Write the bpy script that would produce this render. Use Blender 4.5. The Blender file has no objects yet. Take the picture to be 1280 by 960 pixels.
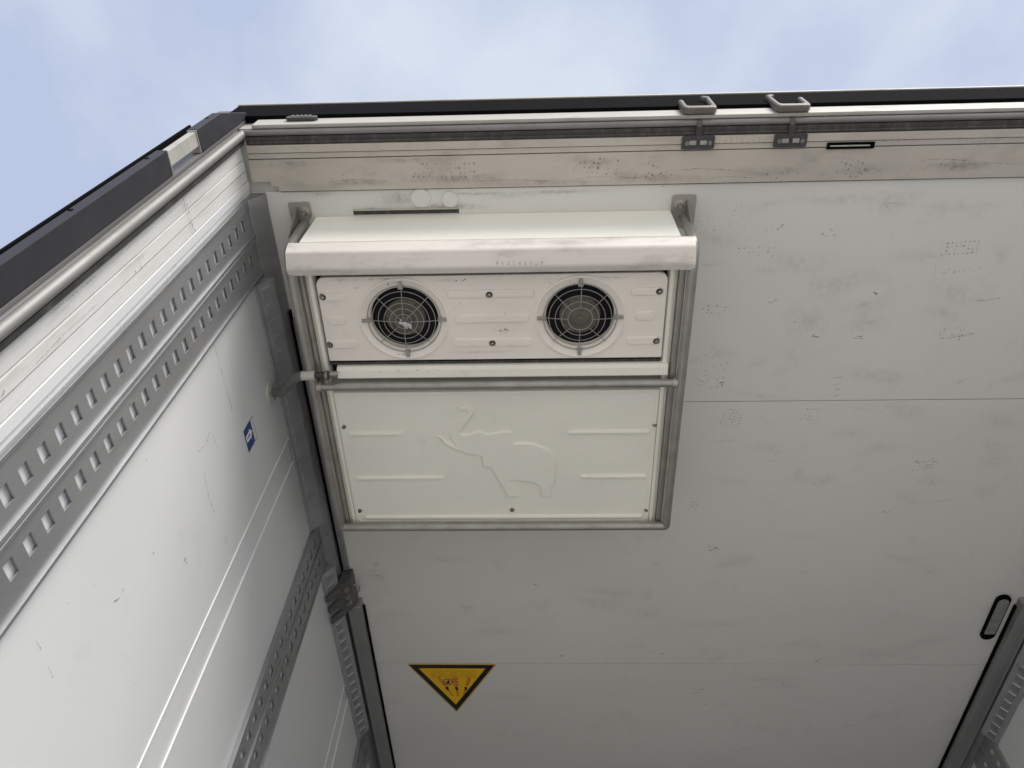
import bpy, bmesh, math, random
from mathutils import Vector, Matrix
random.seed(7)
S = bpy.context.scene
COL = S.collection
GZ = 2.0            # camera height above the yard; all lengths below are metres relative to the camera's height

# ------------------------------------------------------------------ camera
PITCH, YAW, ROLL, FPX = 1.0046696, -0.06840745, 0.04741345, 959.85
F = Vector((math.sin(YAW)*math.cos(PITCH), math.cos(YAW)*math.cos(PITCH), math.sin(PITCH)))
RT = Vector((math.cos(YAW), -math.sin(YAW), 0)); UP = RT.cross(F)
R2 = RT*math.cos(ROLL)+UP*math.sin(ROLL); U2 = UP*math.cos(ROLL)-RT*math.sin(ROLL)
cd = bpy.data.cameras.new('camera'); cam = bpy.data.objects.new('camera', cd); COL.objects.link(cam)
cd.sensor_width = 36; cd.lens = FPX/1280*36; cd.clip_start = .02; cd.clip_end = 3000
cam.matrix_world = Matrix(((R2.x, U2.x, -F.x, 0), (R2.y, U2.y, -F.y, 0), (R2.z, U2.z, -F.z, GZ), (0, 0, 0, 1)))
S.camera = cam

# ------------------------------------------------------------------ sky, sun, exposure
SUN_EL, SUN_AZ = math.radians(36), math.radians(150)      # azimuth clockwise from +Y: the sun stands behind the camera
w = bpy.data.worlds.new('World'); S.world = w; w.use_nodes = True
nt = w.node_tree; nt.nodes.clear()
def N(t, **kw):
    n = nt.nodes.new(t)
    for k, v in kw.items(): setattr(n, k, v)
    return n
sky = N('ShaderNodeTexSky', sky_type='NISHITA', sun_disc=False, sun_elevation=SUN_EL, sun_rotation=SUN_AZ)
sc_ = N('ShaderNodeVectorMath', operation='SCALE'); sc_.inputs['Scale'].default_value = .12
nt.links.new(sky.outputs[0], sc_.inputs[0])
tc = N('ShaderNodeTexCoord'); mp = N('ShaderNodeMapping'); mp.inputs['Scale'].default_value = (1.0, 1.0, 2.2)
nt.links.new(tc.outputs['Generated'], mp.inputs[0])
nz = N('ShaderNodeTexNoise'); nz.inputs['Scale'].default_value = 2.7; nz.inputs['Detail'].default_value = 6; nz.inputs['Roughness'].default_value = .52
nt.links.new(mp.outputs[0], nz.inputs['Vector'])
cr = N('ShaderNodeValToRGB'); e = cr.color_ramp.elements
e[0].position = .38; e[0].color = (.39, .445, .585, 1); e[1].position = .64; e[1].color = (.545, .59, .67, 1)
nt.links.new(nz.outputs['Fac'], cr.inputs[0])
mx = N('ShaderNodeMix', data_type='RGBA'); mx.inputs[0].default_value = .88
nt.links.new(sc_.outputs[0], mx.inputs[6]); nt.links.new(cr.outputs[0], mx.inputs[7])
bg = N('ShaderNodeBackground'); bg.inputs[1].default_value = 1.0
nt.links.new(mx.outputs[2], bg.inputs[0]); wo = N('ShaderNodeOutputWorld'); nt.links.new(bg.outputs[0], wo.inputs[0])
sd = bpy.data.lights.new('sun', 'SUN'); sd.energy = 3.0; sd.angle = math.radians(35); sd.color = (1, .955, .89)
sun = bpy.data.objects.new('sun', sd); COL.objects.link(sun)
dv = Vector((math.sin(SUN_AZ)*math.cos(SUN_EL), math.cos(SUN_AZ)*math.cos(SUN_EL), math.sin(SUN_EL)))
sun.rotation_euler = dv.to_track_quat('Z', 'Y').to_euler(); sun.location = (0, -8, 9)
vs = S.view_settings; vs.view_transform = 'Standard'; vs.look = 'None'; vs.exposure = 0.50; vs.gamma = 1; vs.use_curve_mapping = False

# ------------------------------------------------------------------ materials
def mat(name, col, rough=.5, metal=0, var=.06, vscale=6, grime=None, gamt=0., gscale=9, gcut=(.5, .75), stretch=(1, 1, 1), bump=0., bscale=60, spec=.5, coat=0):
    m = bpy.data.materials.new(name); m.use_nodes = True; t = m.node_tree; b = t.nodes['Principled BSDF']
    def n(k, **kw):
        x = t.nodes.new(k)
        for a, v in kw.items(): setattr(x, a, v)
        return x
    c = n('ShaderNodeTexCoord'); g = n('ShaderNodeNewGeometry')
    mp = n('ShaderNodeMapping'); mp.inputs['Scale'].default_value = stretch; t.links.new(g.outputs['Position'], mp.inputs[0])
    a = n('ShaderNodeTexNoise'); a.inputs['Scale'].default_value = vscale; a.inputs['Detail'].default_value = 5; t.links.new(mp.outputs[0], a.inputs['Vector'])
    r = n('ShaderNodeMapRange'); r.inputs[1].default_value = .3; r.inputs[2].default_value = .7; r.inputs[3].default_value = 1-var; r.inputs[4].default_value = 1+var
    t.links.new(a.outputs['Fac'], r.inputs[0])
    v = n('ShaderNodeVectorMath', operation='SCALE'); v.inputs[0].default_value = col; t.links.new(r.outputs[0], v.inputs['Scale'])
    out = v.outputs[0]
    if grime:
        a2 = n('ShaderNodeTexNoise'); a2.inputs['Scale'].default_value = gscale; a2.inputs['Detail'].default_value = 9; a2.inputs['Roughness'].default_value = .68
        t.links.new(mp.outputs[0], a2.inputs['Vector'])
        r2 = n('ShaderNodeMapRange'); r2.inputs[1].default_value = gcut[0]; r2.inputs[2].default_value = gcut[1]; r2.inputs[3].default_value = 0; r2.inputs[4].default_value = gamt
        t.links.new(a2.outputs['Fac'], r2.inputs[0])
        x = n('ShaderNodeMix', data_type='RGBA'); t.links.new(r2.outputs[0], x.inputs[0]); t.links.new(out, x.inputs[6]); x.inputs[7].default_value = (*grime, 1)
        out = x.outputs[2]
        rr = n('ShaderNodeMapRange'); rr.inputs[3].default_value = rough; rr.inputs[4].default_value = min(1, rough+.3); t.links.new(r2.outputs[0], rr.inputs[0]); t.links.new(rr.outputs[0], b.inputs['Roughness'])
    t.links.new(out, b.inputs['Base Color'])
    if not grime: b.inputs['Roughness'].default_value = rough
    b.inputs['Metallic'].default_value = metal; b.inputs['Specular IOR Level'].default_value = spec; b.inputs['Coat Weight'].default_value = coat
    if bump:
        a3 = n('ShaderNodeTexNoise'); a3.inputs['Scale'].default_value = bscale; a3.inputs['Detail'].default_value = 4; t.links.new(mp.outputs[0], a3.inputs['Vector'])
        bp = n('ShaderNodeBump'); bp.inputs['Strength'].default_value = bump; bp.inputs['Distance'].default_value = .002
        t.links.new(a3.outputs['Fac'], bp.inputs['Height']); t.links.new(bp.outputs[0], b.inputs['Normal'])
    return m
M = {}
M['ceil'] = mat('ceiling_panel_white', (.72, .715, .675), .42, var=.035, vscale=1.6, grime=(.42, .40, .36), gamt=.35, gscale=5, gcut=(.56, .80), bump=.06, bscale=25)
M['wall'] = mat('wall_panel_white', (.67, .68, .685), .34, var=.03, vscale=2, grime=(.45, .44, .42), gamt=.28, gscale=6, gcut=(.60, .82), bump=.05, bscale=30)
M['post'] = mat('post_aluminium_white', (.68, .68, .66), .4, var=.06, vscale=5, grime=(.34, .32, .27), gamt=.55, gscale=16, gcut=(.50, .74), stretch=(1, 3, .35), bump=.08)
M['header'] = mat('header_dirty_white', (.51, .475, .42), .5, var=.09, vscale=5, grime=(.25, .225, .19), gamt=.6, gscale=13, gcut=(.50, .80), stretch=(.8, 1.3, 1), bump=.06)
M['ledge'] = mat('ledge_white', (.42, .405, .375), .5, var=.08, vscale=9, grime=(.25, .23, .2), gamt=.6, gscale=20, stretch=(.5, 1, 1.5))
M['cream'] = mat('cream_plastic', (.91, .89, .80), .38, var=.03, vscale=5, grime=(.36, .33, .27), gamt=.25, gscale=14, gcut=(.60, .85), bump=.05, bscale=40)
M['fanp'] = mat('fan_cover_plastic', (.90, .845, .77), .42, var=.04, vscale=6, grime=(.30, .27, .23), gamt=.4, gscale=18, gcut=(.60, .84), bump=.05, bscale=40)
M['bar'] = mat('deflector_painted', (.78, .735, .675), .36, var=.06, vscale=6, grime=(.30, .25, .21), gamt=.6, gscale=15, gcut=(.50, .76), stretch=(.5, 1.5, 1.5), bump=.06)
M['alu'] = mat('rail_aluminium', (.36, .365, .375), .42, metal=.65, var=.08, vscale=14, grime=(.20, .20, .20), gamt=.4, gscale=25, stretch=(1, 1, .25), bump=.06, bscale=120)
M['steel'] = mat('brushed_steel', (.26, .255, .245), .58, metal=.5, var=.06, vscale=14, grime=(.15, .145, .135), gamt=.45, gscale=16, gcut=(.48, .8), stretch=(.6, 1, .35), bump=.05, bscale=150)
M['tube'] = mat('guard_tube_steel', (.40, .385, .36), .40, metal=.7, var=.08, vscale=16, grime=(.22, .19, .16), gamt=.35, gscale=24, gcut=(.45, .7))
M['duskm'] = mat('post_steel_dull', (.17, .165, .16), .55, metal=.4, var=.12, vscale=12, stretch=(2, 1, .3))
M['hook'] = mat('keeper_steel', (.15, .135, .12), .5, metal=.45, var=.2, vscale=25)
M['latch'] = mat('latch_steel', (.12, .12, .118), .45, metal=.3, var=.15, vscale=30)
M['plate'] = mat('bracket_steel', (.42, .40, .37), .45, metal=.6, var=.08, vscale=20)
M['groove'] = mat('dark_seal', (.045, .043, .041), .6, var=.25, vscale=18, grime=(.2, .19, .17), gamt=.5, gscale=30, stretch=(2.5, 1, 1))
M['black'] = mat('black_rubber', (.004, .004, .0045), .95, var=.2, vscale=8, spec=.06)
M['bump'] = mat('bumper_rubber', (.016, .015, .020), .6, var=.12, vscale=7, grime=(.05, .047, .05), gamt=.3, gscale=20, bump=.12, bscale=90)
M['dark'] = mat('dark_plastic', (.05, .05, .052), .45, var=.15)
M['cav'] = mat('fan_cavity', (.005, .0052, .008), .6, var=.2, spec=.2)
M['hub'] = mat('fan_hub', (.13, .12, .098), .55, metal=.0, var=.22, vscale=30, grime=(.07, .07, .06), gamt=.7, gscale=40)
M['wire'] = mat('guard_wire', (.36, .345, .32), .4, metal=.4, var=.1)
M['screw'] = mat('screw_steel', (.24, .225, .205), .4, metal=.6, var=.2, vscale=60)
M['hose'] = mat('hose_grey', (.15, .15, .145), .5, var=.15, vscale=15)
M['fitting'] = mat('fitting_white', (.52, .50, .46), .4, var=.05)
M['strip'] = mat('slotted_strip', (.37, .37, .40), .45, metal=.35, var=.12, vscale=20)
M['track'] = mat('ceiling_track_grey', (.27, .27, .27), .5, metal=.3, var=.08, vscale=6)
M['lens'] = mat('lamp_lens', (.24, .24, .225), .25, var=.15, vscale=60)
M['floor'] = mat('floor_aluminium', (.50, .49, .47), .55, metal=.0, var=.1, vscale=5)
M['ground'] = mat('yard_concrete', (.55, .52, .475), .9, var=.10, vscale=.7, bump=.3, bscale=40)
M['yellow'] = mat('sign_yellow', (.90, .52, .015), .35, var=.03)
M['yedge'] = mat('sign_edge', (.70, .46, .12), .4, var=.05)
M['ink'] = mat('sign_black', (.012, .012, .014), .4, var=.05)
M['red'] = mat('sign_red', (.50, .06, .04), .4, var=.05)
M['olive'] = mat('sign_line', (.28, .19, .02), .4, var=.05)
M['blue'] = mat('sticker_blue', (.012, .055, .22), .35, var=.05)
M['swhite'] = mat('sticker_white', (.78, .78, .78), .4, var=.04)
M['pale'] = mat('sticker_pale', (.62, .60, .62), .45, var=.15, vscale=80)
M['grout'] = mat('panel_joint', (.60, .59, .55), .7, var=.1)
def stain(name, col, alpha, scale=160, fade=False):
    m = bpy.data.materials.new(name); m.use_nodes = True; t = m.node_tree; b = t.nodes['Principled BSDF']
    b.inputs['Base Color'].default_value = (*col, 1); b.inputs['Roughness'].default_value = .7
    g = t.nodes.new('ShaderNodeNewGeometry'); a = t.nodes.new('ShaderNodeTexNoise'); a.inputs['Scale'].default_value = scale; a.inputs['Detail'].default_value = 4
    t.links.new(g.outputs['Position'], a.inputs['Vector'])
    r = t.nodes.new('ShaderNodeMapRange'); r.inputs[1].default_value = .38; r.inputs[2].default_value = .62; r.inputs[3].default_value = 0; r.inputs[4].default_value = alpha
    t.links.new(a.outputs['Fac'], r.inputs[0]); o_ = r.outputs[0]
    if fade:
        at_ = t.nodes.new('ShaderNodeAttribute'); at_.attribute_name = 'fade'; mu = t.nodes.new('ShaderNodeMath'); mu.operation = 'MULTIPLY'
        t.links.new(o_, mu.inputs[0]); t.links.new(at_.outputs['Fac'], mu.inputs[1]); o_ = mu.outputs[0]; r.inputs[1].default_value = .30; r.inputs[2].default_value = .70
    t.links.new(o_, b.inputs['Alpha'])
    return m
M['stain'] = stain('scuff_faint', (.16, .15, .135), .42)
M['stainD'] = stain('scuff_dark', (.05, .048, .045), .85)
M['stainM'] = stain('scratch_grey', (.16, .155, .15), .75, 220)
M['smear'] = stain('smear_soft', (.20, .185, .16), .19, 60, True)
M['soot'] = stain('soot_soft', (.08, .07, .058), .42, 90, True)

# ------------------------------------------------------------------ mesh helpers
WORLD = {}
def link(o, parent, origin):
    COL.objects.link(o)
    WORLD[o.name] = Vector(origin)
    if parent is not None:
        o.parent = parent; o.location = Vector(origin)-WORLD[parent.name]
    else: o.location = origin
    return o
def mk(name, V, Fc, m, parent=None, smooth=False, sharp=None):
    V = [Vector((a[0], a[1], a[2]+GZ)) for a in V]
    lo = Vector([min(v[i] for v in V) for i in range(3)]); hi = Vector([max(v[i] for v in V) for i in range(3)])
    org = (lo+hi)/2
    me = bpy.data.meshes.new(name); me.from_pydata([v-org for v in V], [], Fc); me.validate(); me.update()
    bm = bmesh.new(); bm.from_mesh(me); bmesh.ops.recalc_face_normals(bm, faces=bm.faces); bm.to_mesh(me); bm.free()
    me.materials.append(M[m])
    if smooth:
        me.polygons.foreach_set('use_smooth', [True]*len(me.polygons))
        me.set_sharp_from_angle(angle=math.radians(35))
    o = bpy.data.objects.new(name, me)
    if smooth:
        wn = o.modifiers.new('weighted', 'WEIGHTED_NORMAL'); wn.keep_sharp = True; wn.weight = 100
    return link(o, parent, org)
def tag(o, label=None, cat=None, group=None, kind=None):
    for k, v in (('label', label), ('category', cat), ('group', group), ('kind', kind)):
        if v: o[k] = v
    return o
def thing(name, loc, label, cat, group=None):
    o = bpy.data.objects.new(name, None); o.empty_display_size = .05
    link(o, None, Vector((loc[0], loc[1], loc[2]+GZ))); return tag(o, label, cat, group)
def dup(o, off, parent=None, label=None):
    c = o.copy(); COL.objects.link(c); WORLD[c.name] = WORLD[o.name]+Vector(off)
    if parent is not None: c.parent = parent; c.location = WORLD[c.name]-WORLD[parent.name]
    else: c.location = WORLD[c.name]
    if label: c['label'] = label
    for ch in list(o.children): dup(ch, off, c)
    return c
def boxm(x0, x1, y0, y1, z0, z1, b=0, seg=2):
    bm = bmesh.new()
    vs_ = [bm.verts.new((x, y, z)) for x in (x0, x1) for y in (y0, y1) for z in (z0, z1)]
    for f in ((0, 1, 3, 2), (4, 6, 7, 5), (0, 4, 5, 1), (2, 3, 7, 6), (0, 2, 6, 4), (1, 5, 7, 3)): bm.faces.new([vs_[i] for i in f])
    if b: bmesh.ops.bevel(bm, geom=bm.edges[:], offset=b, segments=seg, profile=.5, affect='EDGES')
    return fin(bm)
def fin(bm):
    bm.verts.index_update(); V = [v.co.copy() for v in bm.verts]; Fc = [[v.index for v in f.verts] for f in bm.faces]; bm.free(); return V, Fc
def join(*ms):
    V, Fc = [], []
    for v, f in ms:
        k = len(V); V += list(v); Fc += [[i+k for i in q] for q in f]
    return V, Fc
def box(name, x0, x1, y0, y1, z0, z1, m, parent=None, b=.002):
    return mk(name, *boxm(x0, x1, y0, y1, z0, z1, b), m, parent, smooth=b > 0)
def prismm(pts, axis, a0, a1, b=0):
    # pts: polygon in the other two axes (order x,y,z without the axis)
    bm = bmesh.new()
    def P(p, a): return {'x': (a, p[0], p[1]), 'y': (p[0], a, p[1]), 'z': (p[0], p[1], a)}[axis]
    A = [bm.verts.new(P(p, a0)) for p in pts]; B = [bm.verts.new(P(p, a1)) for p in pts]; n = len(pts)
    bm.faces.new(A); bm.faces.new(B[::-1])
    for i in range(n): bm.faces.new((A[i], A[(i+1) % n], B[(i+1) % n], B[i]))
    bmesh.ops.recalc_face_normals(bm, faces=bm.faces)
    if b: bmesh.ops.bevel(bm, geom=bm.edges[:], offset=b, segments=2, profile=.5, affect='EDGES')
    return fin(bm)
def fillet(pts, r, n=6):
    out = [Vector(pts[0])]
    for i in range(1, len(pts)-1):
        p, a, b = Vector(pts[i]), Vector(pts[i-1]), Vector(pts[i+1]); u, v = (a-p), (b-p)
        d = min(r, u.length*.49, v.length*.49); u.normalize(); v.normalize(); p0, p1 = p+u*d, p+v*d
        for k in range(n+1):
            t = k/n; out.append(p0*(1-t)**2+p*2*t*(1-t)+p1*t*t)
    out.append(Vector(pts[-1])); return out
def tubem(path, r, n=14, caps=True, closed=False):
    path = [Vector(p) for p in path]; V, Fc = [], []; L = len(path)
    tg = []
    for i in range(L):
        a, b = (path[i-1] if (i or closed) else path[0]), (path[(i+1) % L] if (i < L-1 or closed) else path[-1])
        tg.append((b-a).normalized())
    up = Vector((0, 0, 1)) if abs(tg[0].z) < .9 else Vector((0, 1, 0))
    x = tg[0].cross(up).normalized(); rr = r if callable(r) else (lambda i: r)
    for i in range(L):
        x = (x-tg[i]*x.dot(tg[i])).normalized(); y = tg[i].cross(x)
        for k in range(n):
            a = 2*math.pi*k/n; V.append(path[i]+(x*math.cos(a)+y*math.sin(a))*rr(i))
    for i in range(L if closed else L-1):
        j = (i+1) % L
        for k in range(n): Fc.append((i*n+k, i*n+(k+1) % n, j*n+(k+1) % n, j*n+k))
    if caps and not closed: Fc += [tuple(range(n))[::-1], tuple(range((L-1)*n, L*n))]
    return V, Fc
def tube(name, path, r, m, parent=None, n=14, closed=False): return mk(name, *tubem(path, r, n, closed=closed), m, parent, smooth=True)
def lathem(prof, c, n=40, axis='z', closed=False):
    V, Fc = [], []; L = len(prof)
    for (r, h) in prof:
        for k in range(n):
            a = 2*math.pi*k/n; p = (r*math.cos(a), r*math.sin(a))
            V.append(Vector({'z': (c[0]+p[0], c[1]+p[1], c[2]+h), 'x': (c[0]+h, c[1]+p[0], c[2]+p[1]), 'y': (c[0]+p[0], c[1]+h, c[2]+p[1])}[axis]))
    for i in range(L if closed else L-1):
        j = (i+1) % L
        for k in range(n): Fc.append((i*n+k, i*n+(k+1) % n, j*n+(k+1) % n, j*n+k))
    if not closed:
        if prof[0][0] > 1e-5: Fc.append(tuple(range(n))[::-1])
        if prof[-1][0] > 1e-5: Fc.append(tuple(range((L-1)*n, L*n)))
    return V, Fc
def lathe(name, prof, c, m, parent=None, n=40, axis='z', closed=False): return mk(name, *lathem(prof, c, n, axis, closed), m, parent, smooth=True)
def platem(splines, t, bev=0., plane='xy', at=0., seg=2):
    """flat sheet with holes: closed outlines in a plane, thickness t, laid symmetrically about `at`"""
    cu = bpy.data.curves.new('tmp', 'CURVE'); cu.dimensions = '2D'; cu.fill_mode = 'BOTH'
    cu.extrude = t/2-bev; cu.bevel_depth = bev; cu.bevel_resolution = seg-1; cu.offset = -bev
    for s in splines:
        sp = cu.splines.new('POLY'); sp.points.add(len(s)-1)
        for i, p in enumerate(s): sp.points[i].co = (p[0], p[1], 0, 1)
        sp.use_cyclic_u = True
    o = bpy.data.objects.new('tmp', cu); COL.objects.link(o)
    me = bpy.data.meshes.new_from_object(o.evaluated_get(bpy.context.evaluated_depsgraph_get()))
    V = [v.co.copy() for v in me.vertices]; Fc = [list(p.vertices) for p in me.polygons]
    bpy.data.objects.remove(o); bpy.data.curves.remove(cu); bpy.data.meshes.remove(me)
    f = {'xy': lambda v: (v.x, v.y, at+v.z), 'yz': lambda v: (at+v.z, v.x, v.y), 'xz': lambda v: (v.x, at+v.z, v.y)}[plane]
    return [Vector(f(v)) for v in V], Fc
def circ(cx, cy, r, n=48, ry=None): return [(cx+r*math.cos(2*math.pi*k/n), cy+(ry or r)*math.sin(2*math.pi*k/n)) for k in range(n)]
def rrect(x0, x1, y0, y1, r, n=6):
    rs = r if isinstance(r, (list, tuple)) else (r,)*4; out = []
    for (cx, cy, a0, q) in ((x1, y1, 0, rs[2]), (x0, y1, 90, rs[3]), (x0, y0, 180, rs[0]), (x1, y0, 270, rs[1])):
        sx = -1 if cx == x1 else 1; sy = -1 if cy == y1 else 1
        if q <= 0: out.append((cx, cy)); continue
        for k in range(n+1):
            a = math.radians(a0+90*k/n); out.append((cx+sx*q+q*math.cos(a), cy+sy*q+q*math.sin(a)))
    return out
def rib(name, x0, x1, y0, y1, z, hgt, m, parent, slope=.004, r=.006):
    """pressed rib standing proud (downwards) of a panel whose face is at z"""
    a = rrect(x0, x1, y0, y1, r, 5); b = rrect(x0+slope, x1-slope, y0+slope, y1-slope, max(r-slope, .0015), 5); n = len(a)
    c = rrect(x0+slope*.35, x1-slope*.35, y0+slope*.35, y1-slope*.35, max(r-slope*.35, .002), 5)
    V = [(p[0], p[1], z+.001) for p in a]+[(p[0], p[1], z-hgt*.75) for p in c]+[(p[0], p[1], z-hgt) for p in b]
    Fc = [(i, (i+1) % n, n+(i+1) % n, n+i) for i in range(n)]+[(n+i, n+(i+1) % n, 2*n+(i+1) % n, 2*n+i) for i in range(n)]+[tuple(range(2*n, 3*n)), tuple(range(n))[::-1]]
    return mk(name, V, Fc, m, parent, smooth=True)

# ------------------------------------------------------------------ dimensions
ZC = 1.80                    # ceiling
XL, XR = -.695, 1.640        # side walls
YP = .43                     # rear face of the portal
ZF, ZG = -.85, -2.0          # trailer floor, yard
YB = 11.0                     # front bulkhead

# ------------------------------------------------------------------ setting
tag(mk('ground', [(-400, -400, ZG), (400, -400, ZG), (400, 400, ZG), (-400, 400, ZG)], [(0, 1, 2, 3)], 'ground'), kind='structure')
tag(box('floor', XL-.06, XR+.06, YP, YB, ZF-.15, ZF, 'floor', b=0), kind='structure')
tag(box('wall_front', XL-.06, XR+.06, YB, YB+.08, ZF-.15, ZC+.13, 'wall', b=0), kind='structure')
ceil = tag(box('ceiling', XL-.06, XR+.06, .46, YB-.002, ZC+.006, ZC+.13, 'grout', b=0), kind='structure')
ys = [.583, 1.207]+[2.336+1.129*k for k in range(8)]+[YB-.004]
for a, b in zip(ys[:-1], ys[1:]):
    box('ceiling_panel', XL+.001, XR-.001, a+.0012, b-.0012, ZC, ZC+.008, 'ceil', ceil, b=.001)
def side_wall(name, x, s, seams):
    root = tag(box(name, min(x-s*.004, x-s*.06), max(x-s*.004, x-s*.06), .57, YB-.002, ZF, ZC+.004, 'grout', b=0), kind='structure')
    edges = [.572]+seams+[YB-.004]
    for i, (a, b) in enumerate(zip(edges[:-1], edges[1:])):
        d = 0 if i % 2 == 0 else .0018
        x0, x1 = x-s*d, x-s*.01
        box('wall_panel', min(x0, x1), max(x0, x1), a+.0014, b-.0014, ZF+.002, ZC-.001, 'wall', root, b=.0012)
    return root
wl = side_wall('wall_left', XL, 1, [1.24, 1.319, 2.31, 2.39])
wr = side_wall('wall_right', XR, -1, [1.24, 1.319, 2.31, 2.39])
# bead along each joint of the left wall
for y in (1.24, 1.319, 2.31, 2.39):
    box('joint_bead', XL-.002, XL+.0022, y-.0022, y+.0022, ZF+.002, ZC-.07, 'swhite', wl, b=.001)

# rear portal: header and posts
hd = tag(box('portal_header', XL-.10, XR+.10, YP+.006, .46, ZC+.006, 1.965, 'ledge', b=.002), kind='structure')
box('rear_face', -.66, XR+.10, YP-.004, YP+.0055, ZC-.002, 1.850, 'ledge', hd, b=.003)
box('roof_edge', XL-.05, XR+.10, YP-.014, YP+.02, 1.9655, 1.975, 'ledge', hd, b=.002)
box('roof_seal', -.742, XR+.10, YP-.012, YP+.0052, 1.853, 1.963, 'black', hd, b=.003)
tube('corner_tube', [(-.680, .4435, 1.797), (XR+.08, .4435, 1.797)], .0072, 'steel', hd)
box('seal_channel', -.678, XR, .4515, .470, 1.793, 1.8055, 'groove', hd, b=.002)
tube('seal_bead', [(-.672, .4655, 1.792), (XR, .4655, 1.792)], .0038, 'groove', hd, 10)
box('soffit_strip', -.680, XR, .4705, .489, 1.789, 1.8058, 'header', hd, b=.0015)
box('soffit_strip', -.680, XR, .4905, .503, 1.7925, 1.8058, 'header', hd, b=.0015)
mk('soffit_strip', *platem([[(-.683, .505), (XR, .505), (XR, .582), (-.622, .582), (-.622, .570), (-.640, .570), (-.640, .558), (-.683, .558)]], .012, .001, 'xy', 1.7985), 'header', hd, smooth=True)
box('seal_lip', -.620, XR, .5823, .5842, 1.7955, 1.8055, 'groove', hd, b=0)

pl = tag(box('portal_post_left', XL-.10, XL-.0005, YP+.006, .571, ZF-.15, ZC+.004, 'post', b=.002), kind='structure')
for a, b, d in ((.470, .502, .0025), (.504, .527, .004), (.529, .552, .0025), (.5535, .571, .005)):
    box('post_strip', XL-.004, XL+d, a, b, ZF, ZC-.012, 'post' if a < .55 else 'wall', pl, b=.0012)
box('rear_face', XL-.095, XL+.004, YP-.003, YP+.0055, ZF, ZC+.15, 'duskm', pl, b=.002)
tube('corner_tube', [(-.684, .4465, ZF), (-.684, .4465, 1.798)], .0098, 'steel', pl)
box('seal_channel', XL+.0002, XL+.012, .459, .4695, ZF, ZC-.004, 'groove', pl, b=.002)
box('seal_lip', XL-.103, XL-.096, YP-.012, YP+.012, ZF, ZC-.02, 'black', pl, b=.002)
pr = tag(box('portal_post_right', XR+.0005, XR+.10, YP+.006, .571, ZF-.15, ZC+.004, 'post', b=.002), kind='structure')

# ------------------------------------------------------------------ rubber door buffers on the left post
bf = thing('buffer_rail', (-.71, YP, ZF), 'white aluminium buffer rail on left door post, bare between two black rubbers', 'rail')
box('rail_core', -.7085, -.6935, .3835, .4125, .30, 1.70, 'ledge', bf, b=.002)
def buffer(z0, z1, label, holes, taper=False):
    t = thing('rubber_buffer', (-.705, .41, z0), label, 'buffer', 'rubber buffers on the left door post')
    prf = [(.4265, z0), (.379, z0), (.379, 1.715), (.413, z1), (.4265, z1)] if taper else [(.4265, z0), (.379, z0), (.379, z1), (.4265, z1)]
    mk('rubber_body', *prismm(prf, 'x', -.7115, -.6900, .0025), 'bump', t, smooth=True)
    for z in holes: lathe('bolt_hole', [(.0001, -.0008), (.0042, -.0008), (.0046, .004)], (-.7045, .3790, z), 'black', t, 16, 'y')
    for zz, s in ((z0, -1), (z1, 1)):
        if taper and s > 0: continue
        box('end_lip', -.7105, -.6910, .3805, .4262, min(zz, zz+s*.004), max(zz, zz+s*.004), 'plate', t, b=.001)
    return t
buffer(.30, 1.425, 'long black rubber buffer running down the left door post', (.86, 1.10, 1.37, .60))
buffer(1.575, 1.868, 'short black rubber buffer at the top corner of the left door post', (1.67,), True)

# ------------------------------------------------------------------ lock keepers on the header
def keeper(xc, tall, label):
    t = thing('lock_keeper', (xc, .42, 1.80), label, 'door keeper', 'door keepers on the header')
    s = tall; h = .036
    h = .039
    pts = [(-h, 1.868), (-h+.001, 1.803), (-h+.008, 1.792), (h-.008, 1.792), (h-.001, 1.803), (h, 1.900), (h-.017, 1.910), (h-.021, 1.900), (h-.011, 1.888), (h-.0125, 1.818), (h-.018, 1.811), (-h+.018, 1.811), (-h+.0125, 1.818), (-h+.0125, 1.868), (-h+.006, 1.874)]
    pts = [(xc+s*a, b) for a, b in pts]
    if s < 0: pts = pts[::-1]
    mk('hook', *platem([pts], .017, .0042, 'xz', .4165, 3), 'hook', t, smooth=True)
    box('arm', xc-.006, xc+.006, .436, .4525, 1.7865, 1.805, 'hook', t, b=.002)
    box('arm', xc-.007, xc+.007, .450, .474, 1.7845, 1.7895, 'groove', t, b=.0015)
    p = mk('striker_plate', *platem([rrect(xc-.037, xc+.037, .470, .4995, .003)], .005, .001, 'xy', 1.786), 'dark', t, smooth=True)
    for dx in (-.026, .026): lathe('bolt', [(.0001, -.003), (.005, -.003), (.0055, 0), (.0055, .002)], (xc+dx, .485, 1.7832), 'screw', p, 14)
    for dx in (-.013, .011): box('lug', xc+dx-.008, xc+dx+.008, .479, .489, 1.779, 1.7845, 'plate', p, b=.0015)
    return t
keeper(.366, 1, 'left of the two U-shaped steel door keepers on the header, tall prong at right')
keeper(.574, -1, 'right of the two U-shaped steel door keepers on the header, tall prong at left')

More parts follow.
